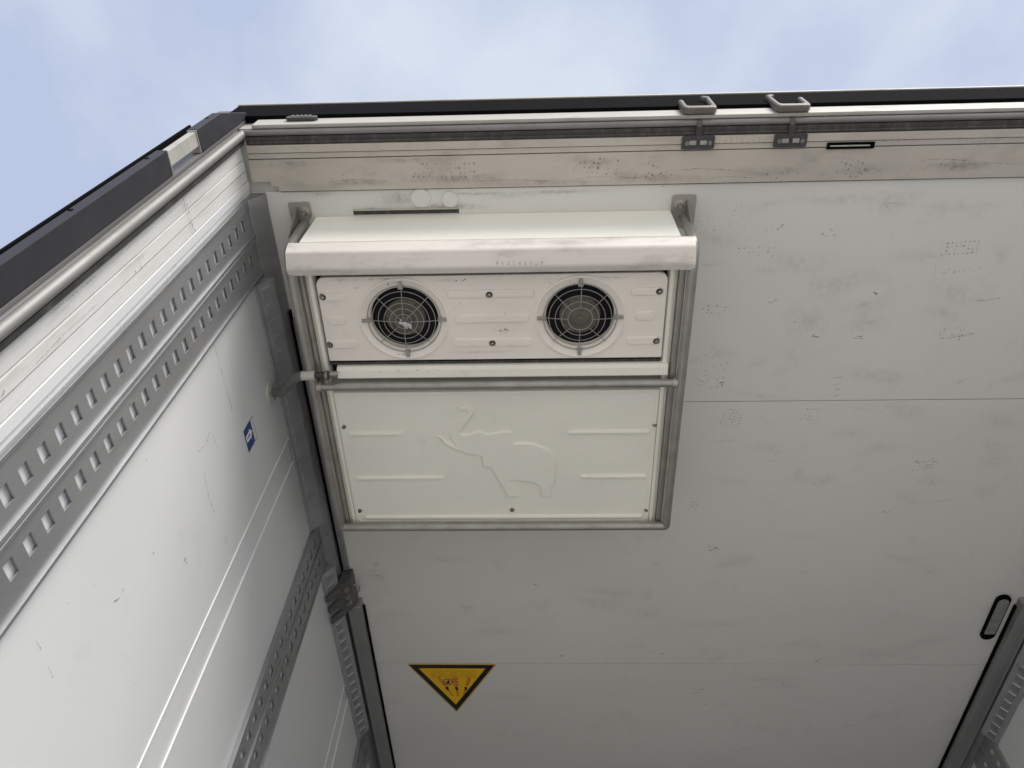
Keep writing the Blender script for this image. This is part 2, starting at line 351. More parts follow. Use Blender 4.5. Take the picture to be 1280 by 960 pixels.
t = thing('recessed_slot', (.713, .4995, 1.79), 'narrow black slot with pale bar set in the header, right of the door keepers', 'slot')
mk('slot_frame', *platem([rrect(.660, .767, .4925, .5075, .002), rrect(.666, .761, .4955, .5045, .001)], .004, .0008, 'xy', 1.7895), 'black', t)
box('slot_bottom', .661, .766, .4935, .5065, 1.7912, 1.7922, 'black', t, b=0)
box('inner_bar', .667, .757, .4985, .502, 1.7885, 1.7912, 'ledge', t, b=.001)
t = thing('marker_lamp', (-.546, YP, 1.80), 'small dark oval marker lamp on the header near the left corner', 'lamp')
mk('lamp_housing', *platem([rrect(-.586, -.512, 1.821, 1.843, .0105)], .009, .002, 'xz', YP-.0085), 'dark', t, smooth=True)
for k in range(5): lathe('light_dot', [(.0001, -.003), (.0035, -.003), (.004, 0), (.004, .001)], (-.569+k*.010, YP-.0125, 1.832), 'lens', t, 10, 'y')

# ------------------------------------------------------------------ vertical slotted rails on the side walls
ZT = 1.7445
def make_rail(name, x, s, y0, y1, yh, label, hz=.0105, hy=.0135):
    t = thing(name, (x, (y0+y1)/2, ZF), label, 'rail', 'slotted rails on the side walls')
    xf = x+s*.006
    za = [z for z in (.968+.0453*(17-k) for k in range(70)) if ZF+.03 < z < ZT-.012]
    xa, xb = sorted((xf, xf-s*.0025)); ya, yb = y0+.007, y1-.007
    ms = [boxm(xa, xb, ya, yh-hy, ZF, ZT), boxm(xa, xb, yh+hy, yb, ZF, ZT)]
    tops = [ZT]+[z-hz for z in za]; bots = [z+hz for z in za]+[ZF]
    for t1, b1 in zip(tops, bots): ms.append(boxm(xa, xb, yh-hy, yh+hy, b1, t1))
    mk('slotted_web', *join(*ms), 'alu', t)
    for a, b in ((y0, y0+.0085), (y1-.0085, y1)):
        # lip: a rounded ridge beside the web with a groove down its middle
        mid = (a+b)/2
        mid_ = mid-.0012
        V1 = prismm([(min(x, xf+s*.005), a), (max(x, xf+s*.005), a), (max(x, xf+s*.005), mid_), (min(x, xf+s*.005), mid_)], 'z', ZF, ZT, .0012)
        V2 = prismm([(min(x, xf+s*.003), mid), (max(x, xf+s*.003), mid), (max(x, xf+s*.003), b), (min(x, xf+s*.003), b)], 'z', ZF, ZT, .0012)
        mk('rail_lip', *join(V1, V2), 'alu', t, smooth=True)
    return t
nth = ('nearest the door post', 'halfway in', 'deepest in view')
LR = [(.583, .677, .632), (.678, .776, .718)]
r1 = make_rail('slotted_rail', XL, 1, *LR[0], 'slotted aluminium rail on left wall beside the white door post strip')
r2 = make_rail('slotted_rail', XL, 1, *LR[1], 'second slotted aluminium rail from the door post on left wall')
dy = 1.592-.583
for off, la, lb in ((dy, 'left rail of the dark slotted pair on left wall below the drain hose', 'right rail of the dark slotted pair on left wall below the drain hose'),
                    (2.055, 'left rail of the slotted pair at bottom edge beside the left ceiling track', 'right rail of the slotted pair at bottom edge beside the left ceiling track')):
    dup(r1, (0, off, 0), None, la)
    dup(r2, (0, off-.009, 0), None, lb)
make_rail('slotted_rail', XR, -1, LR[0][0]+2.055, LR[0][1]+2.055, LR[0][2]+2.055, 'nearer slotted rail on right wall in the bottom right corner')
make_rail('slotted_rail', XR, -1, LR[1][0]+2.05, LR[1][1]+2.05, LR[1][2]+2.05, 'deeper slotted rail on right wall in the bottom right corner')

# ------------------------------------------------------------------ corner profiles, slotted strips, ceiling tracks
def corner(x, s, y0, label):
    t = tag(mk('corner_profile', *prismm([(x, ZC-.055), (x+s*.010, ZC-.055), (x+s*.014, ZC-.052), (x+s*.037, ZC-.012), (x+s*.037, ZC-.001), (x, ZC-.001)], 'y', y0, YB-.01), 'alu', None, True), label, 'profile')
    return t
corner(XL, 1, .586, 'grey aluminium corner profile between left wall and ceiling')
corner(XR, -1, .586, 'grey aluminium corner profile between right wall and ceiling')
def toothed(x, s, y0, y1, label):
    t = thing('slotted_strip', (x, y0, ZC-.1), label, 'strip', 'slotted strips under the ceiling corners')
    A, B = (x+s*.004, ZC-.105), (x+s*.039, ZC-.060)
    pts = [(x, ZC-.112), (x+s*.006, ZC-.112), (x+s*.006, ZC-.106), (x+s*.033, ZC-.070), (x+s*.035, ZC-.058), (x, ZC-.058)]
    mk('strip_body', *prismm(pts, 'y', y0, y1), 'strip', t, True)
    d = Vector((s*.027, 0, .036)); n = Vector((s*.036, 0, -.027)).normalized(); d.normalize()
    o = Vector((x+s*.0195, 0, ZC-.088)); k = 0; y = y0+.03; first = None
    while y < y1-.02:
        c = o+Vector((0, y, 0))
        if first is None:
            V = []
            for q in (0, 1):
                for (a, b) in ((-.014, -.017), (.014, -.017), (.014, .010), (-.014, .017)):
                    V.append(c+d*a*(1-.15*q)+Vector((0, b*(1-.15*q), 0))+n*(.003*q-.0005))
            first = mk('tooth', V, [(0, 1, 2, 3), (4, 5, 6, 7), (0, 1, 5, 4), (1, 2, 6, 5), (2, 3, 7, 6), (3, 0, 4, 7)], 'strip' if y0 < 1.2 else 'alu', t); yf = y
        else: dup(first, (0, y-yf, 0), t)
        y += .0447
    return t
toothed(XL, 1, .782, 1.588, 'slotted strip along left ceiling corner beside the guarded cooling unit')
toothed(XL, 1, 1.778, 2.635, 'slotted strip along left ceiling corner beside the dark ceiling track')
toothed(XR, -1, 1.778, 2.635, 'slotted strip along right ceiling corner below the oval lamp')
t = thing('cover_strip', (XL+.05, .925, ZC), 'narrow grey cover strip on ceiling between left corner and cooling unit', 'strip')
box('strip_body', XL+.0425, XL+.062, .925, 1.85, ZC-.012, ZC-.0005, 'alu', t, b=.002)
box('gap_shade', XL+.0378, XL+.0420, .90, 1.85, ZC-.018, ZC-.0005, 'black', t, b=.001)  # black strip imitating the shade in the gap beside the cover strip
def track(x, s, y0, label):
    t = thing('ceiling_track', (x+s*.06, y0, ZC), label, 'track', 'ceiling tracks along both sides')
    pts = [(x+s*.0375, ZC-.0005), (x+s*.0375, ZC-.040), (x+s*.044, ZC-.047), (x+s*.052, ZC-.040), (x+s*.078, ZC-.036), (x+s*.083, ZC-.030), (x+s*.083, ZC-.0005)]
    mk('track_body', *prismm(pts, 'y', y0, YB-.02), 'track', t, True)
    box('rubber_edge', min(x+s*.0835, x+s*.0895), max(x+s*.0835, x+s*.0895), y0+.025, YB-.02, ZC-.012, ZC-.0005, 'black', t, b=.002)
    box('end_cap', min(x+s*.040, x+s*.085), max(x+s*.040, x+s*.085), y0-.008, y0-.0003, ZC-.042, ZC-.0005, 'plate', t, b=.003)
track(XL, 1, 2.0, 'dark grey ceiling track along the left side with black rubber edge')
track(XR+.010, -1, 2.0, 'dark grey ceiling track along the right side with black rubber edge')
# sliding latch on the left strip
t = thing('latch', (XL+.04, 1.90, ZC), 'dark metal latch with three prongs at the head of the left ceiling track', 'latch')
mk('latch_body', *prismm([(XL+.030, ZC-.085), (XL+.062, ZC-.062), (XL+.072, ZC-.045), (XL+.072, ZC-.0005), (XL+.039, ZC-.0005), (XL+.036, ZC-.055)], 'y', 1.855, 1.985, .002), 'latch', t, True)
for y in (1.862, 1.912, 1.962):
    mk('prong', *prismm([(XL+.004, ZC-.120), (XL+.012, ZC-.124), (XL+.048, ZC-.080), (XL+.036, ZC-.066)], 'y', y, y+.024, .003), 'latch', t, True)
for y in (1.885, 1.915, 1.945):
    lathe('bolt', [(.0001, -.008), (.008, -.008), (.010, 0), (.010, .006)], (XL+.058, y, ZC-.066), 'screw', t, 16)
tube('release_hook', fillet([(XL+.07, 1.90, ZC-.03), (XL+.088, 1.90, ZC-.03), (XL+.09, 1.925, ZC-.03), (XL+.082, 1.935, ZC-.03)], .006), .003, 'plate', t, 8)

# ------------------------------------------------------------------ oval lamp on the ceiling, right
t = thing('oval_lamp', (1.517, 2.085, ZC), 'black rimmed oval ceiling lamp beside the right ceiling track', 'lamp')
mk('lamp_rim', *platem([rrect(1.4925, 1.5415, 1.978, 2.192,   .0242, 8)], .010, .002, 'xy', ZC-.0052), 'black', t, smooth=True)
mk('lens', *platem([rrect(1.499, 1.535, 1.992, 2.160, [.0175, .0175, .004, .004], 8)], .005, .0012, 'xy', ZC-.0112), 'lens', t, smooth=True)
for k in range(7): box('led_ridge', 1.503, 1.531, 2.002+k*.022, 2.012+k*.022, ZC-.0152, ZC-.0135, 'lens', t, b=.001)

# ------------------------------------------------------------------ things on the ceiling above the cooling unit
t = thing('vent_slit', (-.32, .64, ZC), 'long thin black slit in the ceiling just above the cooling unit', 'slit')
box('slit_gap', -.452, -.193, .6345, .6455, ZC-.0012, ZC-.0002, 'groove', t, b=0)
box('slit_edge', -.452, -.195, .6315, .6348, ZC-.005, ZC-.0002, 'header', t, b=.001)
for x, y, r, la in ((-.283, .606, .0245, 'larger pale round plug on the ceiling above the slit'), (-.213, .611, .0205, 'smaller pale round plug on the ceiling above the slit')):
    tag(lathe('ceiling_plug', [(.0001, -.0022), (r*.80, -.0022), (r*.82, -.0030), (r*.95, -.0030), (r, -.0002)], (x, y, ZC), 'ceil', None, 40), la, 'plug', 'plugs above the cooling unit')

# ------------------------------------------------------------------ cooling unit
ZP = 1.625
EX0, EX1 = -.545, .318
ev = thing('cooling_unit', (-.113, 1.07, ZC), 'cream ceiling cooling unit with two fans and an embossed elephant', 'cooling unit')
def rot2(p): return p
# housing: rear wall (faces the door), side walls, front wall
box('rear_wall', EX0, EX1, .648, .668, 1.60+.035, ZC-.0005, 'cream', ev, b=.002)
mk('front_wall', *prismm([(1.44, ZC-.0005), (1.495, ZP+.012), (1.515, ZP+.012), (1.515, ZC-.0005)], 'x', EX0, EX1), 'cream', ev)
for s, x in ((1, EX0), (-1, EX1)):
    mk('side_wall', *prismm([(x, ZC-.0005), (x, ZP+.004), (x+s*.010, ZP-.004), (x+s*.018, ZP-.004), (x+s*.024, ZP+.012), (x+s*.024, ZC-.0005)], 'y', .6685, 1.4945), 'cream', ev, True)
    # aluminium edge strip between housing and guard tube
    box('edge_strip', min(x-s*.016, x-s*.001), max(x-s*.016, x-s*.001), .69, 1.50, ZP-.012, ZP+.03, 'tube', ev, b=.003)
# housing frame behind the fan cover
box('cover_backing', EX0+.0245, EX1-.0245, .6685, 1.00, ZP+.016, ZP+.022, 'cav', ev, b=0)
fan_x = (-.322, .096); FY = .842
bk = ev
# fan cover with two bell mouths
FX0, FX1, FY0, FY1 = -.519, .295, .7295, .9545
RD = .106
fc = mk('fan_cover', *platem([rrect(FX0, FX1, FY0, FY1, [.022, .022, .004, .004])]+[circ(x, FY, RD, 64) for x in fan_x], .012, .0025, 'xy', ZP), 'fanp', ev, smooth=True)
box('cover_frame', EX0+.0245, EX1-.0245, .9605, .9665, ZP-.002, ZP+.0155, 'groove', ev, b=0)
ZL = ZP-.006    # lower face of the cover
for i, x in enumerate(fan_x):
    # dished ring around the opening
    prof = [(RD+.004, .004), (RD+.003, -.0025), (RD-.002, -.0042), (RD-.007, -.0005), (RD-.018, .003), (.084, .0045), (.0825, .006), (.081, .009), (.0805, .030), (.0815, .032), (.0835, .012), (.087, .0085), (RD-.018, .007)]
    lathe('bell_mouth', prof, (x, FY, ZL), 'fanp', fc, 64, closed=True)
    # cavity, motor and blades
    lathe('fan_duct', [(.0001, .150), (.081, .150), (.081, .031), (.084, .031), (.084, .153), (.0001, .153)], (x, FY, ZL), 'cav', ev, 48)
    fn = lathe('fan_hub', [(.0001, .004), (.007, .004), (.008, .008), (.022, .009), (.024, .012), (.036, .013), (.039, .017), (.047, .019), (.052, .026), (.054, .07), (.0001, .07)], (x, FY+.004, ZL), 'hub', ev, 40)
    for k in range(14):
        a = 2*math.pi*k/14; r = .043
        lathe('rivet', [(.0001, -.0012), (.0022, -.0012), (.0025, .001)], (x+r*math.cos(a), FY+.004+r*math.sin(a), ZL+.0185), 'dark', fn, 8)
    b0 = None
    for k in range(7):
        a0 = 2*math.pi*k/7; V = []
        for rr, tw in ((.052, .55), (.077, .40)):
            for q, hz in ((-1, -.012), (1, .012)):
                a = a0+q*tw/2
                for zz in (0, .0015): V.append((x+rr*math.cos(a), FY+.004+rr*math.sin(a), ZL+.070+hz+zz))
        mk('fan_blade', V, [(0, 2, 6, 4), (1, 5, 7, 3), (0, 1, 3, 2), (4, 6, 7, 5), (0, 4, 5, 1), (2, 3, 7, 6)], 'cav', fn)
    # wire guard
    g = lathe('guard_center', [(.0001, -.0105), (.009, -.0105), (.0135, -.009), (.0145, -.007), (.0001, -.007)], (x, FY, ZL), 'hub', ev, 24) if i == 0 else tube('guard_center', [(x+.029*math.cos(2*math.pi*k/40), FY+.029*math.sin(2*math.pi*k/40), ZL-.0088) for k in range(40)], .00105, 'wire', ev, 6, closed=True)
    rings = (.019, .033, .047, .061, .075, .0875) if i == 0 else (.044, .059, .074, .0865)
    for r in rings:
        zz = ZL-.010+.010*(r/.088)**2
        tube('guard_ring', [(x+r*math.cos(2*math.pi*k/56), FY+r*math.sin(2*math.pi*k/56), zz) for k in range(56)], .0009 if r < .08 else .0012, 'wire', g, 6, closed=True)
    for k in range(8):
        a = math.pi/4*k+.02
        pth = [(x+r*math.cos(a), FY+r*math.sin(a), ZL-.0118+.010*(r/.088)**2) for r in ((.012 if i == 0 else .029), .03 if i == 0 else .045, .05 if i == 0 else .06, .07, .0885)]
        tube('guard_spoke', pth, .0009, 'wire', g, 6)
    for k in range(4):
        a = math.pi/2*k; c, s_ = math.cos(a), math.sin(a)
        pts = [(.081, -.006), (.086, -.0065), (.0885, -.0042), (.101, -.0042), (.101, .0042), (.0885, .0042), (.086, .0065), (.081, .006)]
        cl = mk('guard_clip', *platem([[(x+p*c-q*s_, FY+p*s_+q*c) for p, q in pts]], .004, .0008, 'xy', ZL-.003), 'tube', g, smooth=True)
# elephant outline (trunk raised, facing left), unit: metres on the lower panel
EPX = [(300,115),(340,106),(410,108),(437,135),(440,165),(400,220),(350,272),(316,318),(345,328),(400,318),(440,302),(480,298),(512,316),(540,320),(600,312),(640,300),(715,302),(732,330),(734,395),(800,392),(870,398),(940,418),(1000,448),(1040,490),(1062,540),(1070,590),(1060,660),(1056,735),(1030,748),(1028,800),(1042,838),(928,838),(940,800),(925,745),(880,718),(800,705),(700,695),(735,770),(765,830),(755,838),(645,838),(655,810),(610,725),(540,596),(478,586),(468,500),(430,486),(340,480),(330,465),(250,440),(180,395),(140,340),(160,335),(205,378),(262,405),(262,395),(238,355),(232,315),(250,280),(300,235),(360,185),(388,165),(380,152),(330,150)]
def eleph(cx, cy, k): return [(cx+(a-600)*k, cy+(b-470)*k) for a, b in EPX]
def emboss(name, pts, z, hgt, slope, m, parent):
    """raised shape with sloped flanks: bevelled sheet"""
    return mk(name, *platem([pts[::-1]], hgt*2, slope, 'xy', z, 3), m, parent, smooth=True)
for k, sx in ((0, fan_x[0]),):
    mk('hub_emblem', *platem([eleph(sx+.002, FY+.006, .0000345)[::-1]], .0012, 0, 'xy', ZL-.0114), 'pale', g if False else ev)
# ribs of the fan cover
for (a, b, y) in ((-.512, -.452, .779), (-.505, -.462, .842), (-.512, -.444, .907),
                  (-.214, -.012, .776), (-.200, -.024, .842), (-.208, -.018, .906),
                  (.212, .284, .776), (.226, .270, .840), (.208, .283, .906)):
    rib('rib', a, b, y-.0105, y+.0105, ZL, .0042, 'fanp', fc, .0028, .008)
def screw(x, y, z, parent, r=.0068):
    sc = lathe('screw', [(.0001, -.0005), (r*.30, -.0005), (r*.34, -.0045), (r*.58, -.0045), (r*.66, -.0012), (r*.95, -.0012), (r, -.0002), (r, .002)], (x, y, z), 'screw', parent, 16)
    lathe('socket', [(.0001, -.0009), (r*.29, -.0009), (r*.29, .0005)], (x, y, z), 'ink', sc, 10)
    return sc
for x, y in ((-.507, .778), (-.116, .778), (.277, .776), (-.510, .907), (-.114, .907), (.279, .907)): screw(x, y, ZL-.003, fc, .0085)
# drip tray below the fan cover
dt = mk('drip_tray', *prismm([(.9685, ZP+.014), (.9695, ZP-.008), (.976, ZP-.016), (.997, ZP-.018), (1.001, ZP-.014), (1.001, ZP+.014)], 'x', -.503, EX1-.006, .0015), 'cream', ev, True)
box('grey_backing', EX0+.0245, EX1-.0245, 1.0015, 1.046, ZP-.002, ZP+.0155, 'plate', ev, b=0)
# lower cover with ribs and the embossed elephant
LY0, LY1 = 1.047, 1.4935
lc = mk('lower_cover', *platem([rrect(EX0+.019, EX1-.019, LY0, LY1, .006)], .012, .003, 'xy', ZP+.003), 'cream', ev, smooth=True)
ZLL = ZP-.003
mk('rim', *platem([rrect(EX0+.020, EX1-.020, LY0+.001, LY1-.001, .006), rrect(EX0+.031, EX1-.031, LY0+.012, LY1-.012, .006)], .004, .0018, 'xy', ZLL-.0005), 'cream', lc, smooth=True)
for (a, b, y) in ((-.505, -.361, 1.178), (-.507, -.262, 1.327), (.069, .284, 1.178), (.105, .284, 1.326), (-.500, .281, 1.469)):
    rib('rib', a, b, y-.0065, y+.0065, ZLL, .0060, 'cream', lc, .0050, .0055)
kk = .20/640*.83
def epw(a, b):   # crop pixel -> panel metres
    return (-.317+(a)*(.000336), 1.0455+(b)*(.000418))
emboss('elephant_emblem', [epw(a, b) for a, b in EPX], ZLL+.0005, .0056, .0046, 'cream', lc)
for x, y in ((-.514, 1.155), (.293, 1.157), (-.511, 1.445), (-.082, 1.444), (.291, 1.446)): screw(x, y, ZLL-.001, lc, .0065)

# ------------------------------------------------------------------ tubular guard around the cooling unit
gd = thing('guard_frame', (-.11, 1.08, ZC), 'tubular steel guard frame bolted to the ceiling around the cooling unit', 'guard frame')
TX0, TX1, TZ, TR = -.564, .344, 1.600, .0118
ln = fillet([(TX0-.012, .664, ZC-.006), (TX0-.002, .660, 1.62), (TX0, .70, TZ), (TX0, 1.472, TZ), (TX0, 1.486, TZ), (TX0+.014, 1.486, TZ), (TX1-.014, 1.486, TZ), (TX1, 1.486, TZ), (TX1, 1.472, TZ), (TX1, .70, TZ), (TX1+.002, .660, 1.62), (TX1+.008, .664, ZC-.006)], .03, 8)
tube('guard_tube', ln, TR, 'tube', gd, 20)
tube('cross_tube', [(TX0+.011, 1.016, TZ), (TX1-.011, 1.016, TZ)], .0105, 'tube', gd, 16)
for x in (TX0+.008, TX1-.008):
    lathe('weld', [(.0125, -.006), (.0135, 0), (.0125, .006)], (x+(.006 if x < 0 else -.006), 1.016, TZ), 'plate', gd, 16, 'x')
# deflector wrapped round the rear tube
prof = [(.674, 1.668), (.663, 1.661), (.6500, 1.634), (.6487, 1.628), (.6490, 1.622), (.6560, 1.603), (.6585, 1.599), (.6625, 1.5955), (.688, 1.5845), (.693, 1.5835), (.698, 1.5840), (.712, 1.591), (.710, 1.594), (.695, 1.587), (.664, 1.601), (.655, 1.622), (.655, 1.630), (.668, 1.657), (.676, 1.663)]
df = mk('deflector', *prismm(prof, 'x', TX0-.004, TX1+.002), 'bar', gd, True)
for s, x, xb in ((1, TX0-.006, -.582), (-1, TX1+.006, .350)):
    y0 = .610
    pts = [(xb-.027, y0), (xb+.027, y0), (xb+.028, .648), (xb+.012, .66), (xb+.008, .694), (xb-.024, .694)] if s > 0 else [(xb-.030, y0), (xb+.028, y0), (xb+.027, .694), (xb-.012, .694), (xb-.02, .67), (xb-.031, .648)]
    rp = fillet([Vector((*pts[-1], 0))]+[Vector((*p, 0)) for p in pts]+[Vector((*pts[0], 0))], .008, 4)[1:-1]
    br = mk('bracket_plate', *platem([[(p.x, p.y) for p in rp]], .004, .0008, 'xy', ZC-.0024), 'plate', gd, smooth=True)
    lathe('bolt', [(.0001, -.009), (.004, -.009), (.0045, -.005), (.0075, -.009), (.009, -.008), (.010, -.003), (.014, -.002), (.014, .001)], (xb+s*.012, .635, ZC-.0044), 'plate', br, 20)
    gx = xb-s*.006
    mk('gusset', *prismm([(.622, ZC-.0045), (.668, ZC-.0045), (.668, 1.70), (.660, 1.70)], 'x', gx-.0015, gx+.0015), 'steel', br)

# ------------------------------------------------------------------ drain hose
hs = thing('drain_hose', (XL, 1.056, 1.64), 'dark drain hose from the left wall into the cooling unit drip tray', 'hose')
fl = lathe('wall_flange', [(.0001, .006), (.026, .006), (.030, .004), (.031, .0005), (.0001, .0005)], (XL, 1.058, 1.642), 'fitting', hs, 32, 'x')
for k in range(3):
    a = 2*math.pi*k/3+2.2
    lathe('screw', [(.0001, .004), (.003, .004), (.004, .001), (.004, 0)], (XL+.0055, 1.058+.0215*math.cos(a), 1.642+.0215*math.sin(a)), 'screw', fl, 10, 'x')
tube('hose_body', fillet([(XL+.004, 1.060, 1.645), (XL+.03, 1.058, 1.636), (-.606, .986, 1.590), (-.580, .974, 1.586)], .02, 6), .0120, 'hose', hs, 14)
tube('connector', [(-.583, .975, 1.585), (-.551, .975, 1.586)], .0118, 'fitting', hs, 16)
ph = [(-.550+.0025*k, .976, 1.589) for k in range(15)]
tube('ribbed_sleeve', ph, (lambda i: .0098 if i % 2 else .0085), 'dark', hs, 14)
tube('clamp', [(-.526, .976, 1.589), (-.519, .976, 1.589)], .0115, 'screw', hs, 16)
box('clamp_screw', -.527, -.517, .984, .994, 1.576, 1.588, 'screw', hs, b=.002)
tube('nipple', [(-.518, .976, 1.592), (-.500, .980, 1.602)], .007, 'wire', hs, 12)

# ------------------------------------------------------------------ stickers
t = thing('warning_triangle', (-.332, 2.34, ZC), 'yellow and black inverted warning triangle stuck on the ceiling', 'warning sign')
A, B, C = (-.497, 2.338), (-.166, 2.338), (-.3315, 2.625)
cen = ((A[0]+B[0]+C[0])/3, (A[1]+B[1]+C[1])/3)
def tri(k, r): 
    p = [Vector((cen[0]+(q[0]-cen[0])*k, cen[1]+(q[1]-cen[1])*k, 0)) for q in (A, B, C)]
    if r == 0: return [(v.x, v.y) for v in p]
    m_ = (p[0]+p[1])/2
    f_ = fillet([m_, p[1], p[2], p[0], m_], r, 5)[:-1]
    return [(v.x, v.y) for v in f_]
def flat(name, spl, lay, m): return mk(name, *platem(spl, .0003, 0, 'xy', ZC-.0008-.0005*lay), m, t)
flat('sign_sheet', [tri(1.0, .012)], 0, 'yedge')
flat('black_border', [tri(.94, 0), tri(.74, 0)], 1, 'ink')
flat('yellow_field', [tri(.745, 0)], .5, 'yellow')
TX = lambda u: -.497+(u-158)/(1108-158)*.331
TY = lambda v: 2.338+(v-170)/(690-170)*.287
def lineb(x0, y0, x1, y1, wd):
    d = Vector((x1-x0, y1-y0)); d.normalize(); n_ = Vector((-d.y, d.x))*wd/2
    return [(x0+n_.x, y0+n_.y), (x1+n_.x, y1+n_.y), (x1-n_.x, y1-n_.y), (x0-n_.x, y0-n_.y)]
L = [lineb(TX(415), TY(243), TX(873), TY(243), .0012), lineb(TX(415), TY(302), TX(873), TY(302), .0012), lineb(TX(415), TY(243), TX(415), TY(302), .0012), lineb(TX(873), TY(243), TX(873), TY(302), .0012)]
for a in (520, 720): L += [lineb(TX(a-25), TY(245), TX(a+60), TY(300), .0009), lineb(TX(a-25), TY(300), TX(a+60), TY(245), .0009)]
for i, s in enumerate(L): flat('drawn_line', [s], 1.0+i*.03, 'olive')
for i, u in enumerate((465, 643, 820)):
    flat('drawn_circle', [circ(TX(u), TY(280), .0135, 24), circ(TX(u), TY(280), .0122, 24)], 1.4, 'olive')
    flat('drawn_circle', [circ(TX(u), TY(280), .0065, 16), circ(TX(u), TY(280), .0055, 16)], 1.4, 'olive')
def stripes(x0, y0, x1, y1, w0, w1, n):
    for k in range(n):
        a, b = k/n, (k+.55)/n; d = Vector((x1-x0, y1-y0)); nn = Vector((-d.y, d.x)).normalized()
        pa, pb = Vector((x0, y0))+d*a, Vector((x0, y0))+d*b; wa, wb = w0+(w1-w0)*a, w0+(w1-w0)*b
        sk = d*.05
        flat('red_stripe', [[tuple(pa+nn*wa), tuple(pb+nn*wb), tuple(pb-nn*wb+sk), tuple(pa-nn*wa+sk)]], 1.2, 'red')
stripes(TX(480), TY(310), TX(545), TY(400), .005, .006, 5); stripes(TX(570), TY(440), TX(612), TY(510), .004, .003, 4)
stripes(TX(652), TY(312), TX(660), TY(405), .011, .007, 6); stripes(TX(662), TY(445), TX(668), TY(512), .004, .003, 4)
stripes(TX(808), TY(312), TX(770), TY(400), .007, .005, 5); stripes(TX(750), TY(440), TX(722), TY(508), .004, .003, 4)
for u, v, a in ((558, 422, .007), (659, 424, .0065), (758, 424, .0055)):
    x, y = TX(u), TY(v); flat('black_block', [[(x-a, y-.008), (x+a*.6, y-.010), (x+a, y+.008), (x-a*.4, y+.011)]], 1.3, 'ink')
flat('prohibition_ring', [circ(TX(574), TY(355), .0195, 32), circ(TX(574), TY(355), .0145, 32)], 1.5, 'red')
flat('prohibition_field', [circ(TX(574), TY(355), .0150, 32)], 1.35, 'yedge')
flat('black_figure', [[(TX(548), TY(372)), (TX(556), TY(350)), (TX(568), TY(356)), (TX(574), TY(338)), (TX(590), TY(334)), (TX(592), TY(374))]], 1.6, 'ink')

t = thing('arrow_sticker', (XL, 1.07, 1.47), 'small blue and white arrow sticker on the left wall under the hose flange', 'sticker')
y0, y1, z0, z1 = 1.037, 1.099, 1.440, 1.505
def flatw(name, spl, lay, m): return mk(name, *platem(spl, .0003, 0, 'yz', XL+.0006+.0005*lay), m, t)
flatw('sticker_sheet', [[(y0, z0), (y1, z0), (y1, z1), (y0, z1)]], 0, 'ink')
flatw('blue_field', [[(y0, z0), (y1-.001, z0), (y1-.001, z0+.045), (y0, z0+.045)]], 1, 'blue')
flatw('pale_field', [[(y0+.001, z0+.0465), (y1-.002, z0+.0465), (y1-.002, z1-.002), (y0+.001, z1-.002)]], 1, 'pale')
ay = y0+.027
flatw('white_arrow', [[(ay-.009, z0+.003), (ay+.009, z0+.003), (ay+.009, z0+.027), (ay+.015, z0+.027), (ay, z0+.042), (ay-.015, z0+.027), (ay-.009, z0+.027)],
                      [(ay-.0028, z0+.008), (ay-.0028, z0+.029), (ay+.0028, z0+.029), (ay+.0028, z0+.008)]], 2, 'swhite')

# ------------------------------------------------------------------ scuffs and prints
def blob(c, u, v, r):
    n = 7; k = [random.uniform(.6, 1.25) for _ in range(n)]
    return [c+u*r*k[i]*math.cos(2*math.pi*i/n)+v*r*k[i]*math.sin(2*math.pi*i/n) for i in range(n)]
class Marks:
    def __init__(s): s.V = []; s.F = []
    def poly(s, pts): k = len(s.V); s.V += pts; s.F.append(tuple(range(k, k+len(pts))))
    def grid(s, c, u, v, nx, ny, dx, dyy, r, keep=.8, rot=0., shear=0.):
        cu, su = math.cos(rot), math.sin(rot); a, b = u*cu+v*su, v*cu-u*su
        for i in range(nx):
            for j in range(ny):
                if random.random() < keep:
                    q = (i-(nx-1)/2)*dx+random.gauss(0, dx*.07)+shear*j*dx; w_ = (j-(ny-1)/2)*dyy+random.gauss(0, dyy*.07)
                    s.poly(blob(c+a*q+b*w_, u, v, r*random.uniform(.6, 1.2)))
    def line(s, pts, wd):
        P = [Vector(p) for p in pts]; 
        for a, b in zip(P[:-1], P[1:]):
            d = (b-a).normalized(); n = s.n.cross(d)*wd/2*random.uniform(.6, 1.2)
            s.poly([a-n*.5, a+n*.5, b+n, b-n])
CE = Marks(); CE.n = Vector((0, 0, 1)); CD = Marks(); CD.n = CE.n
X, Y = Vector((1, 0, 0)), Vector((0, 1, 0)); zc = ZC-.0007
def cp(u, v, z=zc):      # a seen spot on the ceiling -> its place there
    d = R2*((u-640)/FPX)+U2*((480-v)/FPX)+F; return d*(z/d.z)
